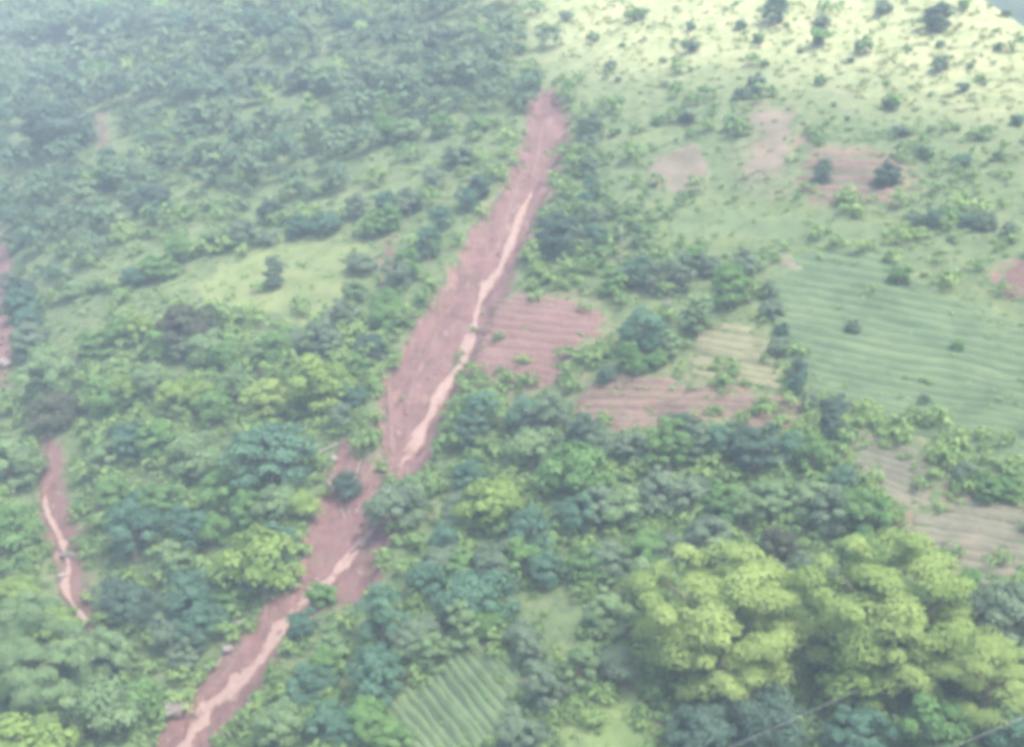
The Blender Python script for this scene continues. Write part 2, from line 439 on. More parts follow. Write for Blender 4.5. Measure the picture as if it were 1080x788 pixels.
PATCHES = [   # small bare patches
    ('narrow pink bare streak among the bushes left of the scar', [(402, 250), (416, 246), (424, 280), (422, 304), (404, 306), (400, 280)], 'soil_field'),
    ('faint pink bare streak in the hazy wood at upper left', [(98, 118), (112, 120), (118, 150), (108, 164), (98, 150)], 'soil_field'),
    ('pale bare patch left of the pinkish fallow field', [(690, 165), (735, 150), (752, 175), (742, 202), (700, 205), (684, 185)], 'fallow'),
    ('reddish bare bank at the right edge above the crop field', [(1046, 282), (1090, 272), (1100, 320), (1066, 316), (1040, 300)], 'soil_field'),
    ('pale brown earth beside the small striped field', [(950, 470), (978, 462), (996, 500), (992, 545), (968, 540), (984, 510)], 'fallow'),
    ('pale bare earth at the corner of the big crop field', [(812, 268), (842, 266), (846, 290), (822, 296)], 'fallow'),
]

def world_poly(pix, step=12):
    return at(densify(list(pix) + [pix[0]], step))[:-1, :2]

P_SLIDE_UP = world_poly(SLIDE_UP); P_SLIDE_LOW = world_poly(SLIDE_LOW)
P_GULLY = world_poly(GULLY_SOIL); P_GULLY_UP = world_poly(GULLY_UP)
P_SUN_PALE = world_poly(SUN_PALE, 30); P_PALE2 = world_poly(PALE2)
P_FIELDS = [world_poly(f[4]) for f in FIELDS]
P_PATCH = [world_poly(p[1]) for p in PATCHES]

def blur(a, n):
    for _ in range(n):
        a[1:-1, 1:-1] = (a[1:-1, 1:-1] * 4 + a[:-2, 1:-1] + a[2:, 1:-1] + a[1:-1, :-2] + a[1:-1, 2:]) / 8
    return a

soil = np.zeros(MX.shape)
for p in [P_SLIDE_UP, P_SLIDE_LOW, P_GULLY, P_GULLY_UP] + P_PATCH:
    soil[inside(MX, MY, p)] = 1
soil = blur(soil, 5)
clear = np.zeros(MX.shape); brown = np.zeros(MX.shape)
for f, p in zip(FIELDS, P_FIELDS):
    i = inside(MX, MY, p)
    if f[5] in ('meadow', 'clearing', 'straw_field', 'green_field'): clear[i] = 1
    else: brown[i] = 1
clear = blur(clear, 14); brown = blur(brown, 14)
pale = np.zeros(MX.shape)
pale[inside(MX, MY, P_SUN_PALE) | inside(MX, MY, P_PALE2)] = 1
pale = blur(pale, 330)  # soft weight for the lighter grass colour, painted sunlight on the ridge

# ------------------------------------------------------------------ the hillside
nx, ny = MX.shape
idx = np.arange(nx * ny).reshape(nx, ny)
quads = np.stack([idx[:-1, :-1], idx[1:, :-1], idx[1:, 1:], idx[:-1, 1:]], -1).reshape(-1, 4)
cx, cy = (MX[:-1, :-1] + GS / 2).ravel(), (MY[:-1, :-1] + GS / 2).ravel()
keep = (cx > -0.41 * 1.35 * cy - 60) & (cx < 0.41 * 1.35 * cy + 60) & (cy > 60)
quads = quads[keep]
used = np.unique(quads); remap = np.full(nx * ny, -1); remap[used] = np.arange(len(used))
me = np_mesh('hillside', np.stack([MX, MY, HG], -1).reshape(-1, 3)[used], remap[quads], True, M['ground'])
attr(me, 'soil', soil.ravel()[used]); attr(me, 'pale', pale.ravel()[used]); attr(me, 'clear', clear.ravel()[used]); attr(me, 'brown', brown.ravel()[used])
tag(link('hillside', me), 'steep green hillside with a pale grassy ridge coloured as if sunlit at upper right', 'hillside', kind='structure')

# a hill behind the crest at upper right
gx = np.linspace(110, 700, 60); gy = np.linspace(380, 700, 40)
hx, hy = np.meshgrid(gx, gy, indexing='ij')
hz = -60 + 200 * np.exp(-((hy - 520 - 0.1 * (hx - 300)) / 110) ** 2) + 12 * vnoise(hx / 50, hy / 50) + 6 * vnoise(hx / 14, hy / 14)
ii = np.arange(60 * 40).reshape(60, 40)
tag(link('distant_hill', np_mesh('distant_hill', np.stack([hx, hy, hz], -1).reshape(-1, 3),
    np.stack([ii[:-1, :-1], ii[1:, :-1], ii[1:, 1:], ii[:-1, 1:]], -1).reshape(-1, 4), True, M['forest'])),
    'hazy blue-green hill behind the pale crest', 'hill', kind='structure')

def drape(name, poly, mat, off, step=0.8, rough=0.0, edge=0.0, wave=2.3, fade=0.9):
    """a sheet laid over the hillside inside poly"""
    x0, y0 = poly.min(0) - 1; x1, y1 = poly.max(0) + 1
    ax = np.arange(x0, x1, step); ay = np.arange(y0, y1, step)
    px, py = np.meshgrid(ax, ay, indexing='ij')
    wx = px + edge * (vnoise(px / wave, py / wave) * 2 + vnoise(px / 1.2, py / 1.2)); wy = py + edge * (vnoise(px / wave + 40, py / wave) * 2 + vnoise(px / 1.2 + 9, py / 1.2))
    m = inside(wx, wy, poly)
    z = H(px, py) + off + rough * (vnoise(px / 2.6, py / 2.6) + 0.6 * vnoise(px / 1.1, py / 1.1))
    z = np.where(m, z, H(px, py) - 0.25)                      # the rim runs down into the ground
    i = np.arange(px.size).reshape(px.shape)
    q = np.stack([i[:-1, :-1], i[1:, :-1], i[1:, 1:], i[:-1, 1:]], -1).reshape(-1, 4)
    mm = m.ravel()
    q = q[mm[q].any(1)]
    u = np.unique(q); rm = np.full(px.size, -1); rm[u] = np.arange(len(u))
    me = np_mesh(name, np.stack([px, py, z], -1).reshape(-1, 3)[u], rm[q], True, M[mat])
    d = line_dist(wx.ravel()[u], wy.ravel()[u], np.vstack([poly, poly[:1]]))
    attr(me, 'rim', np.where(mm[u], np.clip(d / fade, 0, 1), 0))
    return me

slide = link('landslide_scar', drape('landslide_scar', P_SLIDE_UP, 'soil', 0.30, 0.7, 0.9, 1.3, 3.5))
tag(slide, 'long pinkish-red landslide scar running down the middle of the slope', 'landslide', kind='structure')
slide2 = link('landslide_scar', drape('landslide_scar', P_SLIDE_LOW, 'soil', 0.30, 0.6, 0.9, 1.2, 3.5))
tag(slide2, 'lower reddish run of the landslide, from the brushy step to the bottom edge', 'landslide', kind='structure')
gul = link('gully_bed', drape('gully_bed', P_GULLY, 'soil', 0.25, 0.6, 0.35, 0.5))
tag(gul, 'narrow pinkish eroded gully bed at the left edge', 'gully', kind='structure')
gul2 = link('gully_bed', drape('gully_bed', P_GULLY_UP, 'soil', 0.25, 0.7, 0.35, 0.5))
tag(gul2, 'upper end of the gully showing at the left edge of the picture', 'gully', kind='structure')
for lab, _p, mat in PATCHES:
    k = [p[0] for p in PATCHES].index(lab)
    tag(link('bare_patch', drape('bare_patch', P_PATCH[k], mat, 0.22, 0.8, 0.2, 1.2, 4.0, 2.0)), lab, 'bare earth', kind='structure')

def ribbon(name, pix, half, mat, off, parent=None):
    """a washed channel along a line of photograph pixels; half width in metres along the line"""
    p = at(smooth_line(pix, 6))
    n = len(p); xy = p[:, :2]
    tg = np.gradient(xy, axis=0); tg /= np.linalg.norm(tg, axis=1)[:, None] + 1e-9
    nr = np.stack([-tg[:, 1], tg[:, 0]], 1)
    s = np.arange(n)
    w = half * np.interp(s / n, [0, .08, .5, .92, 1], [.25, .8, 1, 1.25, .5]) * (1 + 1.1 * vnoise(s / 4.0, s * 0 + 3.3) + 0.7 * vnoise(s / 1.6, s * 0 + 8.1))
    rows = []
    for t in (-1, -0.5, 0, 0.5, 1):
        q = xy + nr * (w * (t * (1 + 0.7 * vnoise(s / 2.0, s * 0 + t * 7)) + 0.5 * vnoise(s / 3.0, s * 0 + 1.7)))[:, None]
        z = H(q[:, 0], q[:, 1]) + off - (0.35 if abs(t) == 1 else 0) - 0.1 * (t == 0)
        rows.append(np.column_stack([q, z]))
    v = np.stack(rows, 1).reshape(-1, 3)
    i = np.arange(n * 5).reshape(n, 5)
    f = np.stack([i[:-1, :-1], i[1:, :-1], i[1:, 1:], i[:-1, 1:]], -1).reshape(-1, 4)
    me = np_mesh(name, v, f, True, M[mat])
    attr(me, 'rim', np.tile([0.0, 0.75, 1.0, 0.75, 0.0], n) * np.repeat(np.interp(s / n, [0, .1, .85, 1], [.4, 1, 1, .2]), 5))
    return link(name, me, None, parent)

tag(ribbon('washed_channel', CHAN_UP, 1.15, 'soil_pale', 0.75), 'pale sandy wash line down the middle of the upper scar', 'channel', kind='structure')
tag(ribbon('washed_channel', CHAN_LOW, 1.2, 'soil_pale', 0.75), 'pale sandy wash line along the lower run of the landslide', 'channel', kind='structure')
tag(ribbon('washed_channel', CHAN_GULLY, 0.55, 'soil_pale', 0.7), 'thin pale wash line in the gully at the left edge', 'channel', kind='structure')
tag(ribbon('washed_channel', [(572, 128), (568, 160), (560, 190)], 0.45, 'soil_streak', 0.6), 'faint streak just under the head of the scar', 'channel', kind='structure')
tag(ribbon('washed_channel', [(470, 330), (455, 365), (437, 400), (428, 440)], 0.4, 'soil_streak', 0.6), 'faint streak in the broad middle of the scar', 'channel', kind='structure')
tag(ribbon('washed_channel', [(268, 668), (248, 700), (225, 728), (205, 752)], 0.35, 'soil_streak', 0.6), 'faint streak left of the lower wash line', 'channel', kind='structure')
tag(ribbon('washed_channel', [(545, 195), (538, 225), (528, 250)], 0.6, 'soil_streak', 0.65), 'short pale side streak near the head of the scar', 'channel', kind='structure')
tag(ribbon('washed_channel', [(410, 400), (412, 440), (412, 475), (422, 500)], 0.45, 'soil_streak', 0.6), 'faint pale streak down the left side of the scar', 'channel', kind='structure')

# ------------------------------------------------------------------ fields and their rows
def field_rows(parent, pix, ang, gap, half_px, height, mat, name, seed):
    r = np.random.default_rng(seed)
    poly = np.asarray(pix, float)
    ca, sa = math.cos(R(ang)), math.sin(R(ang))
    c0 = poly.mean(0)
    rel = poly - c0
    a = rel[:, 0] * ca + rel[:, 1] * sa; b = -rel[:, 0] * sa + rel[:, 1] * ca
    y = b.min() + gap * 0.8
    while y < b.max() - gap * 0.4:
        s = np.arange(a.min(), a.max(), 5.0)
        w = y + 5.5 * vnoise(s / 60 + seed, s * 0 + y / 40) + 2.0 * vnoise(s / 17, s * 0 + y * 3.1)
        pu = c0[0] + s * ca - w * sa; pv = c0[1] + s * sa + w * ca
        ok = inside(pu, pv, poly)
        k = np.flatnonzero(ok)
        y += gap * r.uniform(0.72, 1.34)
        if len(k) < 5: continue
        i0 = k[0] + r.integers(0, 3); i1 = k[-1] + 1 - r.integers(0, 3)
        if i1 - i0 < 4: continue
        p = at(np.stack([pu[i0:i1], pv[i0:i1]], 1)); n = len(p)
        px = np.linalg.norm(p[n // 2]) / F
        # the slope is seen at an angle: row width measured on the ground
        tg = np.gradient(p[:, :2], axis=0)
        tg[:, 0] += 1e-6
        tg /= np.linalg.norm(tg, axis=1)[:, None]
        tg = (tg + tg.mean(0)) / 2
        nr = np.stack([-tg[:, 1], tg[:, 0]], 1)
        hw = half_px * px * 1.5 * r.uniform(0.8, 1.15)
        q = np.arange(n)
        hh = height * (1 + 0.7 * vnoise(q / 1.7 + y, q * 0 + seed)) * np.minimum(1, np.minimum(q + 0.3, n - q - 0.7) / 1.5) * np.clip(1.25 + 2.6 * vnoise(q / 7 + y * 1.7, q * 0 + seed * 3.1), 0.12, 1)
        rows = []
        for t, hgt in ((-1, -0.1), (-0.45, 0.8), (0.1, 1.0), (0.6, 0.55), (1, -0.1)):
            e = p[:, :2] + nr * (hw * t * (1 + 0.35 * vnoise(q / 1.3, q * 0 + t * 9 + y)))[:, None]
            rows.append(np.column_stack([e, H(e[:, 0], e[:, 1]) + 0.16 + hh * hgt]))
        v = np.stack(rows, 1).reshape(-1, 3)
        i = np.arange(n * 5).reshape(n, 5)
        f = np.stack([i[:-1, :-1], i[1:, :-1], i[1:, 1:], i[:-1, 1:]], -1).reshape(-1, 4)
        link(name, np_mesh(name, v, f, True, M[mat]), None, parent)

for k, fd in enumerate(FIELDS):
    key, nm, lab, cat, pix, gm, rn, rmat, ang, gap, hp, hg = fd
    o = link(nm, drape(nm, P_FIELDS[k], gm, 0.16, 0.8, 0.12, 2.6, 6.0, 3.8))
    tag(o, lab, cat, kind='structure')
    if rn:
        field_rows(o, pix, ang, gap, hp, hg, rmat, rn, 11 + k)

# ------------------------------------------------------------------ leaf clumps, crowns, trunks
def leaf_quads(r, centers, normals, size, jit=0.42):
    """bent leaf sprays: one quad each, facing roughly along normals"""
    n = len(centers)
    nrm = normals + r.normal(0, jit, (n, 3)); nrm /= np.linalg.norm(nrm, axis=1)[:, None] + 1e-9
    t = np.cross(nrm, r.normal(0, 1, (n, 3))); t /= np.linalg.norm(t, axis=1)[:, None] + 1e-9
    b = np.cross(nrm, t)
    s = (size * r.uniform(0.6, 1.35, n))[:, None]
    el = r.uniform(0.55, 1.0, n)[:, None]
    v = np.stack([centers - t * s, centers - b * s * el + nrm * s * 0.25, centers + t * s, centers + b * s * el + nrm * s * 0.25], 1)
    return v.reshape(-1, 3)

def crown_arrays(seed, n_clump, n_leaf, clump_r, leaf, zs=0.85, flat=0.0, hollow=0.55, irr=0.25, low=-0.45, jit=0.42):
    """crown of radius about 1 centred on the origin: many leaf sprays on the shells of clumps"""
    r = np.random.default_rng(seed)
    d = r.normal(0, 1, (n_clump, 3)); d /= np.linalg.norm(d, axis=1)[:, None]
    d[:, 2] = np.where(d[:, 2] < low, -d[:, 2], d[:, 2])
    ph = np.arctan2(d[:, 1], d[:, 0])
    lob = 1 + irr * (np.sin(2 * ph + r.uniform(0, 6)) * 0.6 + np.sin(3 * ph + r.uniform(0, 6)) * 0.5 + r.normal(0, 0.35, n_clump))
    rad = (hollow + (1 - hollow) * r.random(n_clump) ** 0.5) * (1 - clump_r * 0.7) * lob
    c = d * rad[:, None]; c[:, 2] *= zs
    if flat: c[:, 2] = np.where(c[:, 2] < 0, c[:, 2] * (1 - flat), c[:, 2])
    vs, ages = [], []
    for k in range(n_clump):
        cr = clump_r * r.uniform(0.65, 1.25)
        e = r.normal(0, 1, (n_leaf, 3)); e /= np.linalg.norm(e, axis=1)[:, None]
        e[:, 2] = np.where(e[:, 2] < -0.3, -e[:, 2], e[:, 2])
        pos = c[k] + e * (cr * r.uniform(0.7, 1.05, n_leaf))[:, None] * np.array([1, 1, 0.75])
        vs.append(leaf_quads(r, pos, e + d[k] * 0.4 + np.array([0, 0, 0.3]), leaf, jit))
        a = np.clip(r.uniform(0.1, 0.9) + r.normal(0, 0.13, n_leaf), 0, 1)
        ages.append(np.repeat(a, 4))
    return np.concatenate(vs), np.concatenate(ages)

def crown_mesh(name, seed, **kw):
    v, a = crown_arrays(seed, **kw)
    me = np_mesh(name, v, np.arange(len(v)).reshape(-1, 4))
    attr(me, 'leaf_age', a)
    return me

def limb(verts, faces, path, radii, sides=6):
    path = np.asarray(path, float); n = len(path); base = len(verts)
    for i in range(n):
        tg = path[min(i + 1, n - 1)] - path[max(i - 1, 0)]; tg /= np.linalg.norm(tg)
        a = np.cross(tg, [0.3, 1, 0.1]); a /= np.linalg.norm(a); b = np.cross(tg, a)
        for k in range(sides):
            w = 2 * math.pi * k / sides
            verts.append(path[i] + (a * math.cos(w) + b * math.sin(w)) * radii[i])
    for i in range(n - 1):
        for k in range(sides):
            faces.append((base + i * sides + k, base + i * sides + (k + 1) % sides, base + (i + 1) * sides + (k + 1) % sides, base + (i + 1) * sides + k))

def trunk_mesh(name, seed, height=1.1, rad=0.07, limbs=5, mat='bark', spread=0.6):
    """trunk from z=0 with limbs reaching into a crown of radius 1"""
    r = np.random.default_rng(seed); v = []; f = []
    lean = r.normal(0, 0.05, 2)
    limb(v, f, [(0, 0, -0.25), (lean[0] * .4, lean[1] * .4, height * .4), (lean[0], lean[1], height * .75), (lean[0] * 1.5, lean[1] * 1.5, height * 1.2)], [rad * 1.35, rad, rad * .75, rad * .3], 7)
    for k in range(limbs):
        a = 2 * math.pi * (k + r.uniform(-.3, .3)) / limbs; h0 = height * r.uniform(.45, .8); L = spread * r.uniform(.7, 1.2)
        dx, dy = math.cos(a), math.sin(a)
        limb(v, f, [(lean[0] * .6, lean[1] * .6, h0), (dx * L * .5, dy * L * .5, h0 + .3 * L), (dx * L, dy * L, h0 + .75 * L)], [rad * .55, rad * .38, rad * .12], 5)
    return np_mesh(name, np.array(v), np.array(f), True, M[mat])

CROWN = {
    'big':   [dict(n_clump=n, n_leaf=420, clump_r=cr, leaf=0.0175, zs=1.05, hollow=0.6, irr=0.22, low=-0.85, jit=0.3) for n, cr in ((120, 0.21), (95, 0.25), (140, 0.19))],
    'round': [dict(n_clump=n, n_leaf=120, clump_r=cr, leaf=0.05, zs=0.92, hollow=0.5, low=-0.85) for n, cr in ((44, 0.30), (32, 0.36), (58, 0.25), (38, 0.33), (48, 0.28))],
    'tall':  [dict(n_clump=n, n_leaf=105, clump_r=cr, leaf=0.05, zs=1.35, hollow=0.5, low=-0.9) for n, cr in ((44, 0.28), (36, 0.33), (54, 0.25))],
    'wide':  [dict(n_clump=n, n_leaf=115, clump_r=cr, leaf=0.048, zs=0.68, hollow=0.55, low=-0.7) for n, cr in ((44, 0.28), (36, 0.32), (54, 0.25))],
    'shrub': [dict(n_clump=16, n_leaf=32, clump_r=0.40, leaf=0.12, zs=0.75, flat=0.3, hollow=0.4) for _ in range(4)],
}
_cache = {}
def crown_for(shape, var):
    b = (shape, var)
    if b not in _cache:
        _cache[b] = crown_mesh('crown', 100 * list(CROWN).index(shape) + var + 5, **CROWN[shape][var])
        _cache[b].materials.append(M['mid'])
    return _cache[b]
TRUNKS = [trunk_mesh('trunk', 60 + k) for k in range(4)]
SHRUB_STEMS = [trunk_mesh('stems', 80 + k, 0.5, 0.05, 6, 'bark', 0.5) for k in range(3)]

def plant(u, v, w, leafkey, shape, label, group=None, name=None, cat=None, sx=1.0):
    """a tree or shrub whose crown is seen at photograph pixel (u, v), w pixels wide"""
    zs = CROWN[shape][0]['zs']
    b = at([(u, v + 0.42 * w * zs)])[0]
    rad = 0.5 * w * np.linalg.norm(b) / F * 0.98
    isshrub = shape == 'shrub'
    name = name or ('shrub' if isshrub else 'broadleaf_tree')
    root = link(name, None)
    root.empty_display_size = 0.5
    root.location = (b[0], b[1], b[2] - 0.1)
    root.rotation_euler = (0, 0, random.uniform(0, 6.28))
    s = rad
    root.scale = (s * sx, s * random.uniform(0.92, 1.08) * sx, s * random.uniform(0.92, 1.1))
    var = random.randrange(len(CROWN[shape]))
    ch = zs * 0.8 + (0.0 if isshrub else 0.06)
    t = link('stems' if isshrub else 'trunk', random.choice(SHRUB_STEMS if isshrub else TRUNKS), None, root)
    t.scale = (1, 1, 1 if isshrub else max(0.8, zs))
    c = link('crown', crown_for(shape, var), None, root)
    c.material_slots[0].link = 'OBJECT'; c.material_slots[0].material = M[leafkey]
    c.location = (0, 0, ch)
    tag(root, label, cat or ('shrub' if isshrub else 'tree'), group)
    return root

COLW = {'bright': 'bright yellow-green', 'yellow': 'yellow-green', 'mid': 'mid green', 'light': 'light green', 'grey': 'grey-green', 'blue': 'blue-green', 'dark': 'dark green', 'olive': 'dark olive'}

SINGLES = [
    (760, 668, 172, 'bright', 'big', 'biggest bright yellow-green tree, left one of the pair at lower right'),
    (935, 660, 176, 'bright', 'big', 'broad bright yellow-green tree, right one of the big pair at lower right'),
    (1036, 722, 110, 'bright', 'big', 'bright green tree at lower right, just right of the big bright pair'),
    (905, 722, 90, 'yellow', 'round', 'yellow-green tree at the foot of the broad bright tree'),
    (820, 580, 44, 'olive', 'round', 'small dark olive tree in the notch behind the big bright pair'),
    (856, 606, 60, 'grey', 'round', 'grey-green tree squeezed between the two big bright trees'),
    (990, 20, 34, 'dark', 'round', 'lone round dark tree near the crest in the upper right corner'),
    (817, 9, 32, 'blue', 'tall', 'lone blue-green tree on pale grass at the top edge'),
    (290, 290, 30, 'dark', 'tall', 'lone dark tree standing in the yellow-green clearing'),
    (587, 252, 54, 'dark', 'round', 'dark tree at the right edge of the scar, level with its narrowing'),
    (936, 186, 32, 'dark', 'round', 'dark tree at the right end of the brown terraces'),
    (868, 182, 24, 'dark', 'tall', 'slim dark tree in the middle of the brown terraces'),
    (288, 482, 92, 'blue', 'round', 'large dark blue-green tree left of the scar, below the yellow-green one'),
    (338, 412, 76, 'yellow', 'round', 'large yellow-green tree left of the scar at mid height'),
    (284, 425, 52, 'bright', 'round', 'bright tree just left of the large yellow-green tree'),
    (505, 436, 44, 'blue', 'tall', 'tall dark tree on the scar right edge below the reddish field'),
    (492, 458, 34, 'dark', 'tall', 'narrow dark tree right of the wash line, below the reddish field'),
    (520, 532, 76, 'yellow', 'wide', 'flat-topped yellow-green tree right of the pale end of the upper scar'),
    (612, 500, 92, 'mid', 'wide', 'wide mid green tree below the long brown field'),
    (562, 474, 66, 'light', 'wide', 'light green tree under the reddish field, beside the pale snag'),
    (798, 474, 64, 'dark', 'round', 'dark blue tree below the straw-coloured terraces'),
    (678, 348, 62, 'blue', 'round', 'blue-green tree between the reddish field and the straw terraces'),
    (184, 588, 50, 'light', 'round', 'pale round tree in the dark grove between gully and scar'),
    (280, 598, 100, 'yellow', 'wide', 'wide yellow-green tree left of the lower landslide run'),
    (142, 566, 72, 'blue', 'round', 'big blue-green tree right of the gully bed'),
    (205, 634, 66, 'blue', 'round', 'blue-green tree below the pale round tree'),
    (403, 652, 62, 'blue', 'tall', 'tall blue-green tree right of the lower landslide run'),
    (500, 634, 84, 'blue', 'wide', 'wide blue-green tree above the diagonal green rows'),
    (395, 716, 74, 'blue', 'round', 'rounded blue-green tree left of the diagonal green rows'),
    (455, 686, 44, 'light', 'tall', 'light green tree at the head of the diagonal rows'),
    (640, 648, 62, 'light', 'round', 'pale round tree right of the smooth meadow'),
    (690, 626, 62, 'light', 'round', 'light green tree touching the left side of the biggest bright tree'),
    (652, 700, 62, 'grey', 'wide', 'grey-green tree above the bright grass patch at the bottom'),
    (560, 560, 62, 'blue', 'round', 'blue-green tree in the middle of the central grove'),
    (574, 722, 52, 'grey', 'tall', 'grey-green tree left of the bright grass patch'),
    (612, 706, 44, 'light', 'tall', 'light tree above the left corner of the bright grass patch'),
    (742, 776, 84, 'dark', 'round', 'dark tree at the bottom edge right of the bright grass patch'),
    (815, 768, 84, 'dark', 'round', 'dark tree at the bottom edge under the gap in the bright pair'),
    (876, 690, 46, 'blue', 'tall', 'blue-green tree in the dark gap between the bright pair'),
    (905, 775, 74, 'blue', 'round', 'blue-green tree at the bottom edge below the broad bright tree'),
    (985, 775, 70, 'mid', 'round', 'mid green tree at the bottom edge near the right corner'),
    (1064, 775, 60, 'blue', 'round', 'blue-green tree in the bottom right corner'),
    (1062, 655, 80, 'grey', 'round', 'grey-green tree at the right edge under the grey-brown terraces'),
    (48, 404, 64, 'light', 'round', 'light green round tree right of the gully upper end'),
    (54, 440, 64, 'olive', 'wide', 'dark spreading tree at the top of the gully bed'),
    (14, 494, 64, 'light', 'round', 'light green tree at the left edge beside the gully bed'),
    (16, 560, 60, 'mid', 'round', 'mid green tree at the left edge beside the pale wash line'),
    (36, 716, 130, 'light', 'big', 'big light green tree in the bottom left corner'),
    (104, 748, 92, 'light', 'wide', 'light green tree right of the big bottom-left corner tree'),
    (30, 790, 110, 'yellow', 'wide', 'yellow-green tree on the bottom edge in the left corner'),
    (152, 742, 58, 'mid', 'round', 'mid green tree where the gully meets the landslide'),
    (160, 212, 46, 'dark', 'wide', 'dark tree alone in the hazy slope above the left clearing'),
    (285, 222, 32, 'dark', 'round', 'small dark tree straight above the clearing'),
    (198, 348, 70, 'olive', 'wide', 'dark wide tree left of the clearing'),
    (62, 138, 84, 'dark', 'wide', 'dark blue-looking tree clump beside the faint pink streak'),
    (770, 300, 46, 'mid', 'tall', 'tall mid green tree above the straw terraces'),
    (735, 330, 44, 'light', 'tall', 'tall light green tree at the upper left of the straw terraces'),
    (640, 396, 26, 'dark', 'round', 'small dark tree in the notch between reddish and brown fields'),
    (722, 456, 40, 'dark', 'tall', 'tall dark tree at the lower rim of the long brown field'),
    (338, 628, 34, 'mid', 'round', 'mid green tree leaning over the pinch of the lower landslide run'),
    (318, 660, 36, 'blue', 'round', 'blue-green tree just below the pinch of the lower landslide run'),
    (900, 345, 18, 'grey', 'round', 'small grey-green tree standing alone inside the big crop field, left one'),
    (1010, 365, 16, 'mid', 'round', 'small mid green tree standing alone inside the big crop field, right one'),
    (975, 420, 16, 'grey', 'round', 'small grey-green tree standing alone low in the big crop field'),
    (440, 515, 44, 'light', 'wide', 'light bushy tree right of the brushy step'),
    (415, 540, 66, 'grey', 'wide', 'grey-green bushy tree on the step between the two landslide runs'),
    (365, 515, 40, 'dark', 'round', 'dark tree at the left of the brushy step'),
    (880, 430, 30, 'dark', 'round', 'dark tree at the lower left corner of the big crop field'),
    (950, 290, 26, 'mid', 'round', 'small green tree on the upper edge of the big crop field'),
]
for u, v, w, lk, sh, lab in SINGLES:
    plant(u, v, w, lk, sh, lab)

